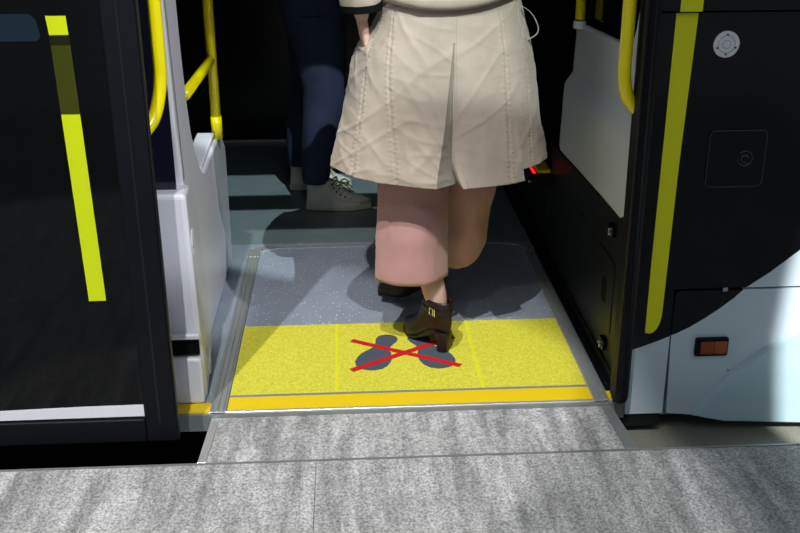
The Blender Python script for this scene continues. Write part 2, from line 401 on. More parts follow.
for sx in (0, 1):
    # quarter-round corner pieces
    c = (-.30, 1.235) if sx == 0 else (.615, 1.235); sg = -1 if sx == 0 else 1
    o_ = []; i_ = []
    for k in range(10):
        a = k/9*PI/2; o_.append((c[0]+sg*(.105)*cos(a), c[1]+.062*sin(a)+.012)); i_.append((c[0]+sg*.062*cos(a), c[1]+.040*sin(a)))
    bm = prism(B(), [(o_[0][0], o_[0][1]-.05)] + o_ + i_[::-1] + [(i_[0][0], o_[0][1]-.05)], 2, -.001, .0062)
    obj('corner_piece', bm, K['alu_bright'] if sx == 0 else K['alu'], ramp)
for y in (1.22, 1.15): obj('screw', disc(B(), (.70, y, .0055), (0, 0, 1), .004, .002, 12), K['frame'], ramp)
# footprints and the red cross
def footprint(sg):
    cx = .155; hull = []
    small, big = Vector((cx+sg*.052, .425)), Vector((cx+sg*.098, .282))
    pts = []
    ax = (small-big).normalized(); pn = Vector((-ax.y, ax.x)); Ln = (small-big).length
    prof = [(-.064, 0), (-.060, .022), (-.045, .041), (-.02, .052), (.01, .054), (.04, .049), (.065, .038), (.085, .028), (.105, .025), (.125, .029), (.145, .034), (.165, .034), (.18, .026), (.188, .012), (.190, 0)]
    Lp = [big + ax*a + pn*w for a, w in prof]; Rp = [big + ax*a - pn*w for a, w in prof[1:-1]][::-1]
    return Lp + Rp
obj('footprint', prism(B(), footprint(-1), 2, .0035, .0043), K['foot'], ym)
obj('footprint', prism(B(), footprint(1), 2, .0035, .0043), K['foot'], ym)
def strip(a, b, w, z0, z1):
    a, b = Vector(a), Vector(b); d = (b-a).normalized(); n = Vector((-d.y, d.x))*w/2
    return prism(B(), [a-n, b-n, b+n, a+n], 2, z0, z1)
obj('red_cross_bar', strip((-.008, .428), (.320, .232), .021, .0044, .0050), K['red'], ym)
obj('red_cross_bar', strip((-.010, .221), (.318, .436), .021, .0044, .0054), K['red'], ym)

# floor margins beside the ramp
mg = struct('floor_margin', box(bx(-.47, -.405, .05, 1.34, -.002, .002), .716, .745, .05, 1.5, -.002, .002), K['margin'])
struct('floor_rear_margin', bx(-.80, .60, 1.3, 1.345, -.002, .0015), K['margin'])
tag(obj('step_edge_strip', bx(-.50, -.405, -.0005, .052, -.002, .0036), K['bar_y']), 'short yellow edge strip on the sill left of the ramp, under the white moulding', 'edge strip')
tag(obj('step_edge_strip', bx(.716, .757, -.0005, .052, -.002, .0036), K['bar_y']), 'short yellow edge strip on the sill right of the ramp, by the black door edge', 'edge strip')

# carpeted bridge between the stage and the sill
br = thing('gap_bridge', 'grey carpeted bridge plate between the stage edge and the bus doorway', 'bridge plate', (.155, -.13, -.012))
obj('carpet_top', prism(B(), [(-.385, -.238), (.70, -.238), (.69, -.013), (-.375, -.013)], 2, -.04, -.010), K['carpet'], br)
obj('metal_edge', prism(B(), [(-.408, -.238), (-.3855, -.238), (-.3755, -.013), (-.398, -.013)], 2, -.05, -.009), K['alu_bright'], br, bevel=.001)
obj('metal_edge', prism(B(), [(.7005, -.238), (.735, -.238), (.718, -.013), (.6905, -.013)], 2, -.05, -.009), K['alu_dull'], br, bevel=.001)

# ------------------------------------------------------------------ left white moulding and partition
lm = thing('partition_panel', 'glossy white moulded partition left of the doorway, carrying a yellow pole', 'partition', (-.46, .6, 0))
bm = B()
bp = [(.07, .612), (.20, .600), (.29, .572), (.36, .530), (.405, .470), (.42, .42), (.42, .0), (.075, .0)]
def xs(y): return lerp(-.418, -.446, (y-.07)/.35)
A = [bm.verts.new((xs(y)+(-.012 if z > .2 else 0), y, z)) for y, z in bp]; Z = [bm.verts.new((-.56, y, z)) for y, z in bp]
bm.faces.new(A); bm.faces.new(Z[::-1])
for i in range(len(bp)): bm.faces.new((A[i], Z[i], Z[(i+1) % len(bp)], A[(i+1) % len(bp)]))
obj('door_post_cover', bm, K['white'], lm, bevel=.014)
obj('foot_block', bx(-.55, -.4225, .045, .069, .005, .145), K['white'], lm, bevel=.008)
obj('latch_slot', bx(-.56, -.428, .062, .0705, .150, .200), K['dark'], lm)
obj('ledge', bx(-.56, -.4225, .052, .069, .200, .214), K['white'], lm, bevel=.004)
for yy, zz, hx in ((.135, .455, -.011), (.215, .055, .001)):
    c = obj('screw_recess', prism(B(), [(yy+.040*cos(t/20*2*PI), zz+.036*sin(t/20*2*PI)) for t in range(20)], 0, -.45, xs(yy)+hx+.0012), K['grey_w'], lm)
    obj('recess_rim', tube(B(), [(xs(yy+.040*cos(t/24*2*PI))+hx+.0006, yy+.040*cos(t/24*2*PI), zz+.036*sin(t/24*2*PI)) for t in range(25)], .0035, 8), K['white'], c, smooth=True)
    obj('screw', disc(B(), (xs(yy)+hx+.001, yy-.01, zz-.01), (1, 0, 0), .006, .002, 12), K['frame'], c)
pp = [(.26, .50), (.23, .62), (.19, .76), (.165, 1.1), (.15, 1.95), (.365, 1.95), (.375, 1.08), (.385, .95), (.41, .80), (.44, .70), (.49, .62), (.55, .56), (.59, .53), (.64, .508), (.93, .520), (1.06, .522), (1.13, .505), (1.20, .455), (1.215, .40), (1.20, .03), (1.19, .004), (.425, .004), (.425, .40)]
obj('side_panel', prism(B(), pp, 0, -.54, -.461), K['white'], lm, bevel=.010)
# raised V-shaped collar at the pole foot
obj('collar', prism(B(), [(.62, .508), (.70, .508), (1.00, .535), (1.0, .548), (.93, .545), (.66, .522)], 0, -.53, -.470), K['white'], lm, bevel=.006)
obj('panel_edge_trim', loft(loft(B(), [[(-.4615, .232+d, .60), (-.4595, .232+d, .60), (-.4595, .236+d, .60), (-.4615, .236+d, .60)] if z < .61 else [(-.4615, .170+d-.002*(z-1), z), (-.4595, .170+d-.002*(z-1), z), (-.4595, .174+d-.002*(z-1), z), (-.4615, .174+d-.002*(z-1), z)] for d in (.008,) for z in (.60, 1.1, 1.95)]), [[(-.4615, .252, .60), (-.4595, .252, .60), (-.4595, .255, .60), (-.4615, .255, .60)], [(-.4615, .192, 1.1), (-.4595, .192, 1.1), (-.4595, .195, 1.1), (-.4615, .195, 1.1)]]), K['alu_dull'], lm)
obj('bumper', prism(B(), [(.72, .60), (.74, 1.25), (.60, 1.25), (.60, .95), (.64, .80), (.66, .60)], 0, -.60, -.575), K['alu_dull'], lm, bevel=.008)
obj('bumper', prism(B(), [(.60, .83), (.67, .90), (.69, 1.0), (.66, 1.25), (.48, 1.25), (.50, .80)], 0, -.56, -.52), K['white'], lm, bevel=.01)
struct('window_1', bx(-.66, -.465, .135, .145, .60, 1.95), K['glass2'])

pole = thing('grab_pole', 'upright yellow grab pole with a short side arm, on the white left partition', 'grab pole', (-.462, 1.02, .52))
obj('pole', tube(B(), [(-.462, 1.02, .52), (-.462, 1.02, 2.72)], .0175, 20), K['rail'], pole, smooth=True)
obj('side_arm', tube(B(), [(-.466, 1.0, .795), (-.475, .47, .79)], .0165, 20), K['rail'], pole, smooth=True)
obj('sleeve', tube(B(), [(-.462, 1.02, .524), (-.462, 1.02, .60)], .0192, 20), K['rail'], pole, smooth=True)

# ------------------------------------------------------------------ right interior: black equipment box, white panel, pole, reader
eb = thing('equipment_box', 'low matt black box lining the right of the doorway, with latches and screws', 'equipment box', (.85, .6, 0))
obj('body', prism(B(), [(.05, .0), (1.11, .0), (1.11, .455), (1.07, .470), (.05, .505)], 0, .748, .98), K['black2'], eb, bevel=.006)
obj('top_ledge', prism(B(), [(.05, .490), (1.09, .455), (1.09, .468), (.05, .505)], 0, .738, .748), K['black2'], eb, bevel=.002)
ak = obj('kick_rail', prism(B(), [(.718, .002), (.7475, .002), (.7475, .035), (.743, .035), (.740, .010), (.718, .007)], 1, .05, 2.1), K['frame'], eb)
for y in (.09, .38, .66, .95, 1.25, 1.55, 1.85):
    obj('screw', disc(B(), (.728, y, .0075), (0, 0, 1), .0045, .003, 12), K['chrome'], ak)
    obj('screw', disc(B(), (.742, y+.03, .026), (-1, 0, 0), .0035, .002, 12), K['chrome'], ak)
for y, z in ((.193, .440), (.205, .080)):
    l_ = obj('latch', bx(.734, .748, y-.020, y+.022, z-.016, z+.018), K['black'], eb, bevel=.003)
    obj('latch_pin', box(bx(.729, .735, y-.006, y+.004, z-.013, z+.010), .727, .734, y-.014, y+.012, z-.003, z+.003), K['chrome'], l_, bevel=.001)
rc = obj('hatch', prism(B(), rrect(.26, .235, .10, .115, .02), 0, .745, .7482), K['black2'], eb, bevel=.002)
obj('hatch_slot', bx(.743, .7455, .23, .27, .20, .27), K['dark'], rc)
obj('bolt', disc(B(), (.7485, .58, .36), (-1, 0, 0), .007, .003, 12), K['frame'], eb)

sb = thing('seat_box', 'low black box further inside the bus on the right, under the card reader', 'box', (.9, 1.6, 0))
obj('body', bx(.748, 1.5, 1.116, 2.12, 0, .285), K['black2'], sb, bevel=.008)
obj('base_rail', bx(.742, .7475, 1.12, 2.1, .04, .06), K['frame'], sb)
cr_ = thing('card_reader', 'small black and yellow device with a row of red lights beside the coat hem', 'device', (.74, 1.15, .287))
obj('case', bx(.678, .76, 1.118, 1.30, .2865, .335), K['frame'], cr_, bevel=.004)
obj('yellow_lid', bx(.702, .752, 1.13, 1.29, .335, .350), K['bar_y'], cr_, bevel=.004)
for k in range(6): obj('red_light', disc(B(), (.690, 1.137+k*.026, .336), (0, 0, 1), .0065, .005, 12), K['led'], cr_)
obj('bolt', disc(B(), (.678, 1.15, .30), (-1, 0, 0), .008, .006, 12), K['chrome'], cr_)

# moulded grey-white panel: height field over (y, z)
rp = thing('partition_panel', 'pale grey moulded partition right of the doorway, standing on the black box', 'partition', (.76, .55, .5))
bm = B()
outline_top = [(.06, 1.9), (.13, 1.5), (.19, 1.15), (.235, .985), (.30, .938), (.45, .935), (.86, .920), (.95, .912), (.985, .885)]
outline_bot = [(.06, .54), (.12, .502), (.30, .500), (.7, .487), (.92, .478), (.985, .50)]
def lin(tab, x):
    if x <= tab[0][0]: return tab[0][1]
    for p, q in zip(tab, tab[1:]):
        if x <= q[0]: return lerp(p[1], q[1], (x-p[0])/(q[0]-p[0]))
    return tab[-1][1]
NY, NZ = 60, 40; grid = []
for i in range(NY+1):
    y = lerp(.06, .985, i/NY); t0, t1 = lin(outline_bot, y), lin(outline_top, y); row = []
    for j in range(NZ+1):
        z = lerp(t0, t1, j/NZ)
        hi = interp([(.50, 0.0), (.66, .004), (.715, .006), (.77, .034), (.90, .038), (1.2, .04)], z + .03*(y-.5))
        row.append(bm.verts.new((.738 + hi + .012*max(0, (y-.93)/.055)**2, y, z)))
    grid.append(row)
for i in range(NY):
    for j in range(NZ): bm.faces.new((grid[i][j], grid[i+1][j], grid[i+1][j+1], grid[i][j+1]))
o = obj('moulded_shell', bm, K['grey_w'], rp, smooth=True)
sm = o.modifiers.new('solid', 'SOLIDIFY'); sm.thickness = .018; sm.offset = -1
for v in o.data.polygons[:1]:
    if v.normal.x > 0: sm.offset = 1
o.modifiers.new('bev', 'BEVEL').width = .004
obj('pole_socket', tube(B(), [(.772, .885, .905), (.772, .885, .930)], .021, 20), K['grey_w'], rp, smooth=True, bevel=.003)
pl = thing('grab_pole', 'thin yellow grab pole rising from the grey right partition', 'grab pole', (.772, .885, .935))
obj('pole', tube(B(), [(.772, .885, .935), (.772, .885, 2.72)], .0165, 20), K['rail'], pl, smooth=True)
obj('fixing_rod', tube(B(), [(.795, .84, .935), (.795, .84, 2.72)], .005, 8), K['frame'], pl)
struct('window_2', bx(.80, .806, .10, .86, .95, 1.95), K['glass'])

# ------------------------------------------------------------------ people
def skin_mesh(joints, edges, root, lvl=2):
    me = bpy.data.meshes.new('tmp'); ks = list(joints); ix = {k: i for i, k in enumerate(ks)}
    me.from_pydata([joints[k][0] for k in ks], [(ix[a], ix[b]) for a, b in edges], [])
    o = bpy.data.objects.new('tmp', me); C.objects.link(o)
    me.update()
    sk = o.modifiers.new('skin', 'SKIN'); sk.use_smooth_shade = True
    if not me.skin_vertices:
        ba = bmesh.new(); ba.from_mesh(me); ba.verts.layers.skin.verify(); ba.to_mesh(me); ba.free()
    for i, k in enumerate(ks):
        r_ = joints[k][1]; me.skin_vertices[0].data[i].radius = r_ if isinstance(r_, tuple) else (r_, r_)
        me.skin_vertices[0].data[i].use_root = (k == root)
    o.modifiers.new('sub', 'SUBSURF').levels = lvl
    dg = bpy.context.evaluated_depsgraph_get(); dg.update()
    res = bpy.data.meshes.new_from_object(o.evaluated_get(dg))
    bpy.data.objects.remove(o); return res

def head_bm(bm, c, yaw, s=1.0):
    """head with brow, nose, lips, chin and ears; faces local +y turned by yaw"""
    R = Matrix.Rotation(yaw, 3, 'Z'); c = Vector(c); NU, NV = 40, 30; rows = []
    for j in range(1, NV):
        th = j/NV*PI; row = []
        for i in range(NU):
            ph = i/NU*2*PI; d = Vector((sin(th)*cos(ph), sin(th)*sin(ph), cos(th)))
            x, y, z = d.x*.073, d.y*.092, d.z*.112
            if z < 0: k = 1+z*3.4*(1 if y > 0 else .9); x *= max(.45, k); y *= max(.55, 1+z*2.0) if y > 0 else max(.5, 1+z*3.5)
            if y > 0:
                fx = math.exp(-(x/.013)**2)
                y += .020*fx*math.exp(-((z+.022)/.016)**2) + .010*fx*math.exp(-((z)/.02)**2)
                y += .006*math.exp(-(x/.024)**2)*math.exp(-((z+.055)/.008)**2) + .008*math.exp(-(x/.022)**2)*math.exp(-((z+.088)/.014)**2)
                for sx in (-1, 1): y -= .010*math.exp(-((x-sx*.031)/.015)**2)*math.exp(-((z-.004)/.012)**2)
            row.append(bm.verts.new(c + s*(R @ Vector((x, y, z)))))
        rows.append(row)
    for a, b in zip(rows, rows[1:]):
        for k in range(NU): bm.faces.new((a[k], a[(k+1) % NU], b[(k+1) % NU], b[k]))
    bm.faces.new(rows[0]); bm.faces.new(rows[-1][::-1])
    for sx in (-1, 1):
        tube(bm, [c+s*(R @ Vector(p)) for p in ((sx*.069, -.004, -.030), (sx*.078, -.008, -.012), (sx*.081, -.014, .006), (sx*.076, -.010, .020), (sx*.070, 0, .018))], [.004, .010, .012, .010, .004], 8)

def hand_bm(bm, wrist, fwd, side, s=1.0, curl=.5):
    """palm, four unequal bent fingers and a thumb; side points to the thumb"""
    w = Vector(wrist); f_ = Vector(fwd).normalized(); sd = Vector(side); sd = (sd - f_*sd.dot(f_)).normalized(); n = f_.cross(sd)
    rings = []
    for t, hw, hh in ((-.02, .022, .017), (.01, .026, .016), (.045, .036, .015), (.085, .037, .013)):
        rings.append([w + s*(f_*t + sd*hw*cos(a*2*PI/12) + n*hh*sin(a*2*PI/12)) for a in range(12)])
    loft(bm, rings)
    for q, (off, ln) in enumerate(((.028, .072), (.010, .080), (-.009, .074), (-.027, .058))):
        p = w + s*(f_*.078 + sd*off); d = f_.copy(); pts = [p]; rd = [.0088]
        for sgm, fr_ in enumerate((.42, .32, .26)):
            ang = curl*(.5 + .35*sgm); d = (d*cos(ang) + n*sin(ang)).normalized(); p = p + d*ln*fr_*s; pts.append(p); rd.append((.0085, .0078, .0062)[sgm])
        tube(bm, smooth_path(pts, 3), [lerp(.0090, .0062, k/9) for k in range(10)], 10)
    p = w + s*(f_*.02 + sd*.022); pts = [p, p + s*(f_*.028+sd*.022), p + s*(f_*.055+sd*.028+n*.008), p + s*(f_*.078+sd*.024+n*.016)]
    tube(bm, smooth_path(pts, 3), [lerp(.0115, .0075, k/9) for k in range(10)], 10)

def person_body(name, joints, edges, head, yaw, hands, label, cat_group=None, hs=1.0):
    me = skin_mesh(joints, edges, 'pelvis'); bm = B(); bm.from_mesh(me); bpy.data.meshes.remove(me)
    head_bm(bm, head, yaw, hs)
    for h in hands: hand_bm(bm, *h)
    o = obj(name, bm, K['skin'], smooth=True)
    rm = o.modifiers.new('fuse', 'REMESH'); rm.mode = 'VOXEL'; rm.voxel_size = .006; rm.use_smooth_shade = True
    s_ = o.modifiers.new('smooth', 'SMOOTH'); s_.iterations = 2; s_.factor = .4
    dg = bpy.context.evaluated_depsgraph_get(); dg.update(); m2 = bpy.data.meshes.new_from_object(o.evaluated_get(dg)); o.modifiers.clear(); o.data = m2
    bb = B(); bb.from_mesh(m2); bb.verts.ensure_lookup_table(); seen = set(); best = set()
    for v0 in bb.verts:
        if v0 in seen: continue
        comp = {v0}; st = [v0]
        while st:
            for e_ in st.pop().link_edges:
                for q in e_.verts:
                    if q not in comp: comp.add(q); st.append(q)
        seen |= comp
        if len(comp) > len(best): best = comp
    bmesh.ops.delete(bb, geom=[v for v in bb.verts if v not in best], context='VERTS'); bb.to_mesh(m2); bb.free()
    for p in m2.polygons: p.use_smooth = True
    tag(o, label, 'person')
    R = Matrix.Rotation(yaw, 3, 'Z')
    for sx in (-1, 1):
        e = B(); bmesh.ops.create_uvsphere(e, u_segments=16, v_segments=10, radius=.0105, matrix=Matrix.Translation(Vector(head) + R @ Vector((sx*.031, .077, .004))))
        obj('eye', e, K['eye'], o, smooth=True)
    e = B(); bmesh.ops.create_uvsphere(e, u_segments=16, v_segments=8, radius=1, matrix=Matrix.Translation(Vector(head) + R @ Vector((0, .080, -.055))) @ R.to_4x4() @ Matrix.Diagonal((.021, .011, .006, 1)))
    obj('lips', e, K['lip'], o, smooth=True)
    return o

def ell(c, rx, ry, n=48, tilt=(0, 0), rot=0, wob=None, zoff=None):
    """ring of n points round c; tilt lifts z by x,y slope"""
    out = []
    for k in range(n):
        a = k/n*2*PI; w = 1 + (wob(a) if wob else 0); x, y = rx*w*cos(a), ry*w*sin(a)
        x, y = x*cos(rot)-y*sin(rot), x*sin(rot)+y*cos(rot)
        out.append(Vector((c[0]+x, c[1]+y, c[2] + tilt[0]*x + tilt[1]*y)))
    return out

def garment(name, rings, m, parent, caps=(False, False), thick=.003, label=None, sub=1):
    bm = B(); loft(bm, rings, *caps); o = obj(name, bm, m, parent, smooth=True, label=label)
    if thick: s_ = o.modifiers.new('solid', 'SOLIDIFY'); s_.thickness = thick; s_.offset = 0
    if sub: o.modifiers.new('sub', 'SUBSURF').levels = sub; o.modifiers['sub'].render_levels = sub
    return o

# ---- woman in the beige coat
CX, CY = .275, .45
J = dict(pelvis=((.28, .46, .90), (.14, .11)), belly=((.28, .46, 1.05), (.115, .09)), chest=((.28, .46, 1.24), (.13, .095)), top=((.28, .455, 1.37), (.09, .07)),
         neck=((.28, .465, 1.46), .048), skull=((.28, .475, 1.54), .05),
         shL=((.125, .455, 1.37), .05), elL=((.030, .36, 1.17), .038), wrL=((.046, .405, 1.00), .023),
         shR=((.435, .455, 1.37), .05), elR=((.52, .50, 1.15), .038), wrR=((.47, .72, 1.16), .024),
         hipL=((.19, .46, .84), .085), knL=((.185, .445, .48), .048), anL=((.260, .366, .15), .039), ftL=((.256, .380, .09), .018),
         hipR=((.36, .46, .84), .085), knR=((.36, .60, .50), .055), anR=((.29, .72, .19), .031), ftR=((.27, .725, .12), .02))
Eg = [('pelvis', 'belly'), ('belly', 'chest'), ('chest', 'top'), ('top', 'neck'), ('neck', 'skull'), ('top', 'shL'), ('shL', 'elL'), ('elL', 'wrL'), ('top', 'shR'), ('shR', 'elR'),
      ('elR', 'wrR'), ('pelvis', 'hipL'), ('hipL', 'knL'), ('knL', 'anL'), ('anL', 'ftL'), ('pelvis', 'hipR'), ('hipR', 'knR'), ('knR', 'anR'), ('anR', 'ftR')]
wo = person_body('person', J, Eg, (.28, .485, 1.585), 0, [((.047, .408, .99), (.16, .30, -1), (0, 1, .1), .95, .2), ((.465, .735, 1.165), (-.2, 1, .1), (-1, 0, .2), 1, .8)],
                 'woman seen from behind in beige trench coat, pink culottes and dark heeled ankle boots', hs=.97)

# coat skirt as a function of height and angle; -90 degrees is the back, towards the stage
cent = [(.54, (.273, .445)), (.80, (.278, .455)), (1.06, (.284, .46)), (1.40, (.28, .46))]
rads = [(.54, (.337, .255)), (.90, (.262, .190)), (1.055, (.214, .150))]
def lint(tab, x):
    for (x0, v0), (x1, v1) in zip(tab, tab[1:]):
        if x <= x1: return tuple(lerp(p, q, (x-x0)/(x1-x0)) for p, q in zip(v0, v1))
    return tab[-1][1]
def tz(z): return max(0, min(1, (1.05-z)/.49))
SEAMS = [(-135, -116), (-50, -57), (-153, -142), (-28, -35)]
def seam_deg(q, z): return lerp(SEAMS[q][0], SEAMS[q][1], tz(z))
def ridge(x, y, zz, w=.22):
    n_ = abs(noise.noise(Vector((x, y, zz)))); return max(0, 1-n_/w)**1.5
def coat_r(a, z):
    """relative radius of the skirt cloth"""
    deg = math.degrees(a); deg = (deg+180) % 360 - 180; t = tz(z)
    w = .010*t*cos(5*a+.6) + .004*t*cos(9*a+2.0)
    w += .012*noise.noise(Vector((cos(a)*2.0, sin(a)*2.0+3, z*3)))
    s_ = a*.29; left = 1 if deg < -88 else .55
    for ang, A_, L_, Wd, sd in ((38, .016, 3.4, 12, 1.3), (-55, .010, 3.5, 13, 7.7), (-14, .007, 4.3, 16.5, 4.1)):
        q = math.radians(ang); u_, v_ = s_*cos(q)+z*sin(q), -s_*sin(q)+z*cos(q)
        w += left*A_*(ridge(u_*L_, v_*Wd, sd) - .35)
    if deg < -100 or deg > 150:          # drag lines running to the pocket corner
        px_, pz_ = math.radians(-172)*.29, .93; dx, dz = s_-px_, z-pz_
        if deg > 150: dx = (a-2*PI)*.29-px_
        rr_ = math.hypot(dx, dz); th = math.atan2(dz, dx)
        w += .020*max(0, cos(th*7+.5))**3*math.exp(-rr_/.11)*min(1, rr_/.02)
    for q in range(4):
        d = deg-seam_deg(q, z)
        if abs(d) < 3.0: w += (-.008 if abs(d) < .7 else .0022*(1+1.3*sin(z*420+q*2+(2 if d > 0 else 0))))
    # slack above the pocket, on the left
    dl = abs((deg+178+180) % 360-180); w -= .20*math.exp(-(dl/26)**2)*min(1, max(0, (z-.935)/.07))
    if z < .955:                         # centre pleat: right flap laps over a recessed panel
        k = min(1, (.955-z)/.375); eR = -87.2+3.6*max(0, (.64-z)/.08)**1.6; eL = lerp(-88.2, -95.6, k)
        if eL < deg < eR: w -= (.04+.20*k)*(deg-eL)/max(.3, eR-eL) + .004
        elif eR <= deg < eR+3.0: w += .016*k
        elif eL-1.5 < deg <= eL: w += .010*k
    if z < .93:                          # second overlap on the right
        k = min(1, (.93-z)/.3)
        if deg > -47 and deg < 40: w -= .050*k*(1-max(0, deg+10)/50 if deg > -10 else 1)
    return w
N = 360
def coat_pt(a, z, off=0):
    c = interp(cent, z); rr = lint(rads, z); w = 1 + coat_r(a, z); zz = z
    deg = (math.degrees(a)+180) % 360-180; hem = max(0, (.72-z)/.165)
    zz += hem*(.016 + .022*max(0, -cos(a))**1.5 + (.030 if -47 < deg < 60 else 0))
    return Vector((c[0] + (rr[0]*w+off)*cos(a), c[1] + (rr[1]*w+off)*sin(a), zz))
def ang_grid():
    base = [k/N*2*PI - PI for k in range(N)]
    extra = [math.radians(lerp(-97, -81, k/110)) for k in range(111)] + [math.radians(lerp(-47.4, -46.6, k/4)) for k in range(5)]
    return sorted(set(round(x, 6) for x in base + extra))
AG = ang_grid()
rings = [[coat_pt(a, z) for a in AG] for z in [lerp(.556, 1.062, k/150) for k in range(151)]]
bm = B(); loft(bm, rings, False, False)
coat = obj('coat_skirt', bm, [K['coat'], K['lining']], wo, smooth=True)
for p in coat.data.polygons:             # faces inside the centre pleat get a darker tone, painting in its shade
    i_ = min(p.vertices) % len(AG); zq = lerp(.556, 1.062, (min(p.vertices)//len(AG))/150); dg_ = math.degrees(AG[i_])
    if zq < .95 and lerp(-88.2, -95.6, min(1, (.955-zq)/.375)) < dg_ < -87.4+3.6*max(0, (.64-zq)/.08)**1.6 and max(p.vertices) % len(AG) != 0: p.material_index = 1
s_ = coat.modifiers.new('solid', 'SOLIDIFY'); s_.thickness = .003; s_.offset = -1
# flat-felled seam lines
for q in range(4):
    bm = B()
    for k in range(50):
        z = lerp(.572, 1.04, k/49)
        for d_ in (-1.7, 1.7) if q in (0, 1) else (1.7,):
            a1 = math.radians(seam_deg(q, z)+d_); tube(bm, [coat_pt(a1, z, .0004), coat_pt(a1, z+.0045, .0004)], .0009, 5)
    obj('stitching', bm, K['thread'], coat)
bm = B()
for k in range(60):
    z = lerp(.60, 1.05, k/59); a1 = math.radians(-87.2+3.6*max(0, (.64-z)/.08)**1.6 + 1.0); tube(bm, [coat_pt(a1, z, .0006), coat_pt(a1, z+.004, .0006)], .0008, 5)
obj('stitching', bm, K['thread'], coat)
# belt: slack band round the waist
def belt_pt(a, z, off):
    p = coat_pt(a, 1.05, off); back = max(0, -sin(a)); return Vector((p.x, p.y - .012*back, z - .030*back**3 + .008*cos(a)))
R_ = []
for k in range(120):
    a = k/120*2*PI
    R_.append((belt_pt(a, 1.075, .010), belt_pt(a, 1.087, .014), belt_pt(a, 1.118, .012), belt_pt(a, 1.118, .004), belt_pt(a, 1.075, .004)))
R_.append(R_[0]); bm = B(); loft(bm, R_, False, False); obj('belt', bm, K['coat'], wo, smooth=True)
# belt loop bulging on the right hip
lp = smooth_path([(.495, .40, 1.04), (.522, .40, 1.02), (.541, .40, .985), (.538, .40, .962), (.510, .40, .945)], 8)
bm = B(); R_ = []
for i, p in enumerate(lp): R_.append([p + Vector(q) for q in ((-.0012, -.004, 0), (.0012, -.004, 0), (.0012, .006, 0), (-.0012, .006, 0))])
loft(bm, R_); obj('belt_loop', bm, K['coat'], wo)
# bodice, collar, sleeves
bod = [(1.05, .205, .145), (1.10, .195, .140), (1.18, .205, .145), (1.28, .222, .150), (1.36, .215, .140), (1.40, .175, .115), (1.44, .085, .075)]
garment('coat_bodice', [ell((.282, .46, z), rx, ry, 64, wob=lambda a, z=z: .02*noise.noise(Vector((3*cos(a), 3*sin(a), z*9)))) for z, rx, ry in bod], K['coat'], wo)
garment('collar', [ell((.281, .465, z), rx, ry, 48, tilt=(0, -.15)) for z, rx, ry in ((1.475, .060, .062), (1.50, .068, .068), (1.475, .085, .085), (1.425, .115, .105))], K['coat'], wo)
def limb(name, pts, rads_, m, parent, thick=.003, n=32, amp=.03, caps=(False, False), label=None):
    P = smooth_path(pts, 6); bm = B(); rings = []; up = None
    for i, p in enumerate(P):
        t = (P[min(i+1, len(P)-1)]-P[max(i-1, 0)]).normalized(); up = up or t.orthogonal().normalized()
        up = (up - t*up.dot(t)).normalized(); w = t.cross(up); s0 = i/6; k = min(int(s0), len(rads_)-2); rr = lerp(rads_[k], rads_[k+1], s0-k)
        rings.append([p + rr*(1+amp*noise.noise(Vector((cos(a)*1.5+p.x*9, sin(a)*1.5, p.z*22+p.y*8))))*(cos(a)*up+sin(a)*w) for a in [q/n*2*PI for q in range(n)]])
    loft(bm, rings, *caps); o = obj(name, bm, m, parent, smooth=True, label=label)
    if thick: s_ = o.modifiers.new('solid', 'SOLIDIFY'); s_.thickness = thick; s_.offset = 0
    return o
sl = limb('sleeve', [(.150, .455, 1.375), (.09, .43, 1.29), (.035, .37, 1.17), (.036, .378, 1.09), (.040, .385, 1.055)], [.075, .070, .062, .056, .055], K['coat'], wo, amp=.12)
limb('cuff', [(.0405, .385, 1.056), (.0415, .386, 1.036)], [.0590, .0575], K['dark'], sl, label='black ribbed cuff', amp=.02)
sr = limb('sleeve', [(.41, .455, 1.375), (.47, .47, 1.29), (.52, .50, 1.165), (.515, .58, 1.15), (.49, .67, 1.16)], [.075, .070, .062, .056, .050], K['coat'], wo, amp=.12)
limb('cuff', [(.49, .67, 1.16), (.486, .69, 1.161)], [.054, .053], K['dark'], sr, label='black ribbed cuff', amp=.02)
# hair: shoulder-length
hb = B(); rings = []
for z, rx, ry, cy in ((1.40, .060, .028, .395), (1.44, .080, .045, .40), (1.50, .090, .065, .43), (1.56, .090, .085, .462), (1.62, .088, .096, .475), (1.67, .072, .080, .475), (1.70, .045, .050, .472), (1.712, .012, .012, .47)):
    rings.append(ell((.28, cy-.006, z), rx, ry, 40, wob=lambda a, z=z: .03*sin(11*a+z*7)))
loft(hb, rings); obj('hair', hb, K['hair'], wo, smooth=True)

# culottes
def trouser(name, tab, m, parent, n=96, fold=None, thick=.003, tilt=(0, 0)):
    """tab: (z, cx, cy, rx, ry)"""
    zs = [t[0] for t in tab]; T = [(t[0], tuple(t[1:])) for t in tab]; rings = []
    M_ = 46
    for k in range(M_+1):
        z = lerp(zs[0], zs[-1], k/M_); cx, cy, rx, ry = interp(T, z); ww = []
        hz = max(0, 1-(z-zs[0])/.12)
        rings.append([Vector((cx + rx*(1+fold(a, z))*cos(a), cy + ry*(1+fold(a, z))*sin(a), z + hz*(tilt[0]*cos(a)+tilt[1]*sin(a)))) for a in [q/n*2*PI for q in range(n)]])
    return garment(name, rings, m, parent, thick=thick, sub=0)
def crease(phi, p=1.3, sq=1.0):
    """pressed crease: pointed section towards phi"""
    def fo(a, z):
        b = a-phi; r_ = 1/(abs(cos(b))**p+abs(sin(b))**p)**(1/p); t = max(0, min(1, (.75-z)/.3))
        return (r_-1)*t*.8 + .018*sin(3*a+z*4) + .03*noise.noise(Vector((cos(a)*1.6, sin(a)*1.6, z*7+phi))) + .02*ridge(cos(a)*1.2+z*2, sin(a)*1.2, z*8)
    return fo
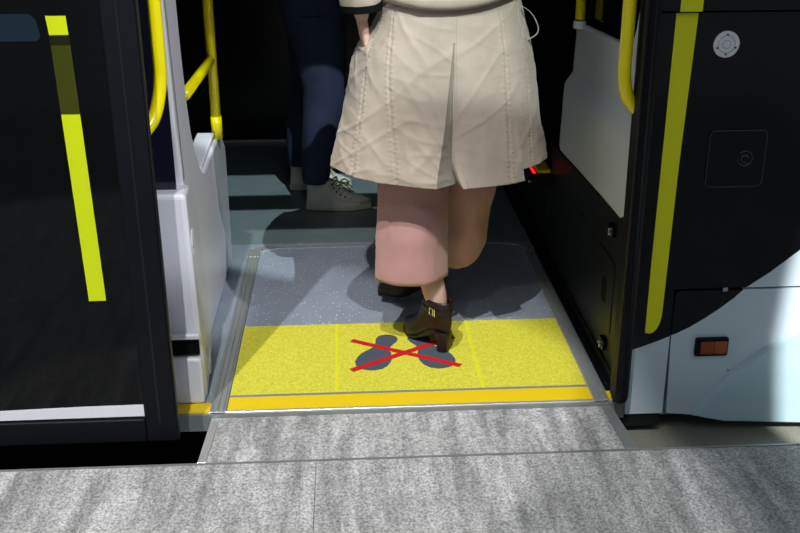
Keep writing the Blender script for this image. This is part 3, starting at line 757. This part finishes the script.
trouser('culottes_leg', [(.243, .180, .378, .114, .092), (.36, .182, .400, .112, .100), (.50, .188, .43, .108, .100), (.72, .20, .45, .105, .105), (.86, .205, .46, .10, .11)],
        K['pink'], wo, fold=crease(math.radians(-74), 1.5))
trouser('culottes_leg', [(.255, .360, .565, .074, .082), (.36, .362, .55, .075, .090), (.50, .368, .52, .088, .10), (.72, .355, .48, .10, .105), (.86, .355, .46, .10, .11)],
        K['pink'], wo, fold=crease(math.radians(-84), 1.5), tilt=(.030, .03))

# ---- heeled ankle boots
def outline(t, L, w):
    """foot outline point for t in 0..1 going round: returns along (heel 0 to toe 1), side"""
    a = t*2*PI; al = .5-.5*cos(a); sd = sin(a)
    wid = interp([(0, .62), (.25, .72), (.5, .80), (.70, 1.0), (.88, .82), (1.0, .55)], al)
    return al*L, sd*wid*w
def boot(name, heel, toe, parent, zb=0.0, pitch=0, L=.238, H=.175, label=None, hh=.062):
    h = Vector(heel); d = (Vector(toe)-h); d.z = 0; d.normalize(); n = Vector((-d.y, d.x, 0)); Nn = 40
    Mx = Matrix.Translation(h + Vector((0, 0, zb))) @ Matrix((( d.x, n.x, 0, 0), (d.y, n.y, 0, 0), (0, 0, 1, 0), (0, 0, 0, 1))) @ Matrix.Rotation(-pitch, 4, 'Y')
    def T(x, y, z): return Mx @ Vector((x, y, z))
    rise = lambda x: hh*interp([(0, 1.0), (.22, .98), (.62, .12), (.75, 0), (1.0, .06)], x/L)
    rings = []
    #   height, x start, x end, half width
    for z, x0, x1, w in ((.006, .0, 1.0, .037), (.018, -.015, 1.0, .039), (.030, -.03, .93, .039), (.044, -.035, .76, .038), (.056, -.03, .64, .037), (.066, -.02, .58, .036), (.078, -.01, .54, .035), (.090, -.0, .52, .0345), (.102, .0, .52, .035)):
        rg = []
        for k in range(Nn):
            al, sd = outline(k/Nn, 1, 1); x = lerp(x0, x1, al)*L; blend = max(0, 1-z/.12)
            wd = sd if z < .06 else sin(k/Nn*2*PI)
            rg.append(T(x, wd*w, z + rise(max(0, x))*blend + (1-blend)*hh*.9))
        rings.append([p + Vector((0, 0, .10*(z))) for p in rg])
    bm = B(); loft(bm, rings, True, False)
    o = obj(name, bm, K['leather'], parent, smooth=True, label=label); sd_ = o.modifiers.new('solid', 'SOLIDIFY'); sd_.thickness = .003
    so = B(); loft(so, [[T(outline(k/Nn, L, .037)[0], outline(k/Nn, L, .037)[1], q + rise(outline(k/Nn, L, 1)[0])) for k in range(Nn)] for q in (.0, .007)])
    obj('sole', so, K['black2'], o)
    hl = B(); loft(hl, [[T(.030+.026*s1*cos(q/16*2*PI)+sh, .026*s1*sin(q/16*2*PI), z) for q in range(16)] for z, s1, sh in ((0, .72, .002), (.02, .74, .0), (.045, .88, -.002), (hh+.004, 1.05, .0))])
    obj('heel', hl, K['leather'], o, smooth=True, bevel=.001)
    # strap with buckle round the ankle
    st_ = B(); R_ = []
    for k in range(41):
        a = k/40*2*PI; x = .058+.060*cos(a); y = .0365*sin(a)
        R_.append([T(x*1.0+.001*cos(a)*j[0]*1000, y+.001*sin(a)*j[0]*1000, .130+j[1]) for j in ((0, 0), (.0025, 0), (.0025, .014), (0, .014))])
    loft(st_, R_, False, False); obj('strap', st_, K['black2'], o)
    bk = B()
    for a0, b0 in (((.075, .127), (.075, .149)), ((.075, .149), (.100, .149)), ((.100, .149), (.100, .127)), ((.100, .127), (.075, .127)), ((.083, .129), (.083, .147))):
        tube(bk, [T(a0[0]-.050, .0385, a0[1]), T(b0[0]-.050, .0385, b0[1])], .0016, 6)
    obj('buckle', bk, K['chrome'], o, label='silver buckle')
    return o
boot('ankle_boot', (.292, .312, .0045), (.172, .500, .0045), wo, .0006)
boot('ankle_boot', (.325, .715, 0), (.12, .72, 0), wo, .030, pitch=0)

# ---- man in jeans and white high-tops, facing right
MX, MY = -.12, 1.90
J = dict(pelvis=((-.135, 1.92, .93), (.12, .125)), belly=((-.125, 1.92, 1.10), (.10, .12)), chest=((-.12, 1.92, 1.30), (.11, .14)), top=((-.125, 1.92, 1.45), (.075, .09)),
         neck=((-.115, 1.92, 1.54), .055), skull=((-.10, 1.92, 1.62), .055),
         shA=((-.13, 1.74, 1.43), .055), elA=((-.22, 1.70, 1.20), .042), wrA=((-.315, 1.73, 1.05), .028),
         shB=((-.13, 2.10, 1.43), .055), elB=((-.13, 2.15, 1.15), .042), wrB=((.06, 2.08, 1.02), .028),
         hipA=((-.13, 1.83, .86), .09), knA=((-.09, 1.79, .50), .062), anA=((-.145, 1.79, .13), .038), ftA=((-.08, 1.79, .06), .035),
         hipB=((-.13, 2.02, .86), .09), knB=((-.15, 2.06, .50), .062), anB=((-.215, 2.08, .13), .038), ftB=((-.16, 2.08, .06), .035))
Eg = [(a.replace('L', 'A').replace('R', 'B') if a[-1] in 'LR' else a, b.replace('L', 'A').replace('R', 'B') if b[-1] in 'LR' else b) for a, b in
      [('pelvis', 'belly'), ('belly', 'chest'), ('chest', 'top'), ('top', 'neck'), ('neck', 'skull'), ('top', 'shL'), ('shL', 'elL'), ('elL', 'wrL'), ('top', 'shR'), ('shR', 'elR'),
       ('elR', 'wrR'), ('pelvis', 'hipL'), ('hipL', 'knL'), ('knL', 'anL'), ('anL', 'ftL'), ('pelvis', 'hipR'), ('hipR', 'knR'), ('knR', 'anR'), ('anR', 'ftR')]]
mn = person_body('person', J, Eg, (-.095, 1.92, 1.665), -PI/2, [((-.316, 1.735, 1.04), (.04, .05, -1), (1, -.2, 0), 1, .6), ((.075, 2.075, 1.015), (1, -.15, -.1), (0, -.3, 1), 1, .8)],
                 'person in dark blue jeans and off-white high-top sneakers standing inside, behind the woman', hs=1.04)
def jf(ph, k=.03):
    return lambda a, z: k*noise.noise(Vector((cos(a)*2, sin(a)*2, z*13+ph))) + .02*sin(2*a+z*30)*(1 if z < .25 or .4 < z < .6 else .3)
trouser('jeans_leg', [(.125, -.150, 1.79, .056, .056), (.16, -.148, 1.79, .062, .062), (.30, -.130, 1.79, .074, .070), (.50, -.103, 1.80, .086, .075), (.66, -.112, 1.82, .108, .09), (.86, -.135, 1.84, .135, .105), (.96, -.135, 1.86, .140, .105)],
        K['denim'], mn, fold=jf(0))
trouser('jeans_leg', [(.125, -.225, 2.08, .056, .056), (.16, -.226, 2.08, .060, .062), (.30, -.212, 2.075, .074, .070), (.50, -.165, 2.06, .084, .075), (.66, -.150, 2.04, .105, .09), (.86, -.14, 2.01, .135, .105), (.96, -.135, 1.99, .140, .105)],
        K['denim'], mn, fold=jf(5))
garment('jeans_waist', [ell((-.135, 1.92, z), rx, ry, 64) for z, rx, ry in ((.84, .14, .195), (.90, .150, .195), (.98, .140, .180), (1.04, .128, .168))], K['denim'], mn)
bm = B(); R_ = []
for k in range(21):
    t = k/20; z = lerp(.93, .52, t); c = lerp(-.20, -.13, t)
    R_.append([Vector((lerp(-.135, -.105, t)+q*.004, 1.795-lerp(.062, .073, (z-.5)/.4)-.0*(q)+w_, z)) for q, w_ in ((-1, .004), (-1, -.006), (1, -.006), (1, .004))])
bm.free()
garment('sweater', [ell((-.122, 1.92, z), rx, ry, 64, wob=lambda a, z=z: .03*noise.noise(Vector((3*cos(a), 3*sin(a), z*9)))) for z, rx, ry in ((1.0, .142, .185), (1.04, .145, .187), (1.15, .135, .178), (1.30, .138, .20), (1.42, .115, .19), (1.47, .09, .12), (1.52, .068, .068))], K['shirt'], mn)
limb('sleeve', [(-.13, 1.76, 1.43), (-.16, 1.71, 1.30), (-.22, 1.70, 1.20), (-.295, 1.722, 1.09), (-.308, 1.728, 1.065)], [.075, .066, .056, .044, .042], K['shirt'], mn, amp=.12)
limb('sleeve', [(-.13, 2.08, 1.43), (-.13, 2.13, 1.30), (-.12, 2.15, 1.14), (-.03, 2.11, 1.07), (.045, 2.085, 1.025)], [.075, .066, .056, .044, .042], K['shirt'], mn, amp=.12)
hb = B(); rings = []
for z, rx, ry, cx in ((1.63, .050, .060, -.150), (1.67, .078, .080, -.128), (1.71, .090, .082, -.112), (1.75, .082, .074, -.105), (1.785, .055, .050, -.105), (1.797, .015, .015, -.105)):
    rings.append(ell((cx, 1.92, z), rx, ry, 40, wob=lambda a, z=z: .02*sin(15*a+z*9)))
loft(hb, rings); obj('hair', hb, K['hair'], mn, smooth=True)

def sneaker(heel, toe, parent, L=.285):
    h = Vector(heel); d = (Vector(toe)-h).normalized(); n = Vector((-d.y, d.x, 0)); Nn = 48
    def T(x, y, z): return h + d*x + n*y + Vector((0, 0, z))
    rings = []
    for z, x0, x1, w in ((.018, .01, .975, .044), (.032, .005, .985, .046), (.045, .005, .965, .045), (.058, .008, .88, .042), (.074, .012, .74, .038), (.092, .018, .58, .035), (.110, .015, .48, .035), (.130, .005, .45, .038), (.140, .004, .45, .039)):
        rg = []
        for k in range(Nn):
            al, sd = outline(k/Nn, 1, 1); s2 = sin(k/Nn*2*PI); b_ = min(1, z/.12); rg.append(T(lerp(x0, x1, al)*L, lerp(sd, s2, b_)*w, z + (.010*cos(k/Nn*2*PI) if z > .125 else 0)))
        rings.append(rg)
    bm = B(); loft(bm, rings, True, True); o = obj('sneaker', bm, K['canvas'], parent, smooth=True)
    so = B(); loft(so, [[T(outline(k/Nn, L*1.02, .05*s1)[0]-.003, outline(k/Nn, L, .05*s1)[1], z) for k in range(Nn)] for z, s1 in ((.0, .94), (.004, 1.0), (.027, 1.0), (.031, .95))])
    obj('sole', so, K['rubber'], o, smooth=True, bevel=.002)
    tc_ = B(); R_ = []
    for q in range(9):
        a = -PI/2*.9 + q/8*PI*.9; R_.append(T(L*.80+.055*cos(a), .040*sin(a), .040))
    tube(tc_, R_, .004, 8); obj('toe_bumper', tc_, K['rubber'], o, smooth=True)
    # laces: crossing rows up the tongue, with eyelets each side
    lc = B(); rows = [(.205, .062), (.185, .072), (.165, .083), (.148, .097), (.136, .114), (.130, .132)]
    for i, (x, z) in enumerate(rows):
        for s_1 in (-1, 1): obj('eyelet', disc(B(), T(x-.014, s_1*.0335, z-.010), n*s_1 + Vector((0, 0, .4)), .0042, .004, 10), K['frame'], o)
        x2, z2 = rows[min(i+1, 5)]
        tube(lc, smooth_path([T(x-.012, -.034, z-.006), T(x+.004, -.015, z+.010), T(x2+.004, .015, z2+.010), T(x2-.012, .034, z2-.006)], 4), .003, 6)
        tube(lc, smooth_path([T(x-.012, .034, z-.006), T(x+.004, .015, z+.011), T(x2+.004, -.015, z2+.011), T(x2-.012, -.034, z2-.006)], 4), .003, 6)
    for s_1 in (-1, 1):
        tube(lc, smooth_path([T(.150, 0, .125), T(.175, s_1*.035, .125), T(.190, s_1*.045, .100), T(.170, s_1*.030, .105), T(.148, 0, .122)], 4), .003, 6)
        tube(lc, smooth_path([T(.150, 0, .124), T(.185, s_1*.020, .105), T(.205, s_1*.040, .085)], 4), .0028, 6)
    obj('laces', lc, K['lace'], o, smooth=True)
    pa = tube(B(), [T(.055+.017*cos(q/20*2*PI), -.0375, .095+.017*sin(q/20*2*PI)) for q in range(21)], .0016, 6); obj('ankle_patch', pa, K['rubber'], o)
    pa = tube(B(), [T(.055+.017*cos(q/20*2*PI), .0375, .095+.017*sin(q/20*2*PI)) for q in range(21)], .0016, 6)
    obj('ankle_patch', pa, K['rubber'], o)
    obj('side_tab', prism(B(), [(0, 0), (1, 0), (1, 1), (0, 1)], 2, 0, 1), K['frame'], o) if False else None
    # stitched quarter line
    q_ = B(); tube(q_, smooth_path([T(.095, -.040, .128), T(.120, -.0425, .080), T(.150, -.0455, .055), T(.205, -.0455, .045)], 5), .0014, 6); obj('quarter_seam', q_, K['rubber'], o)
    return o
sneaker((-.195, 1.785, 0), (.10, 1.79, 0), mn)
sneaker((-.280, 2.085, 0), (.0, 2.10, 0), mn)
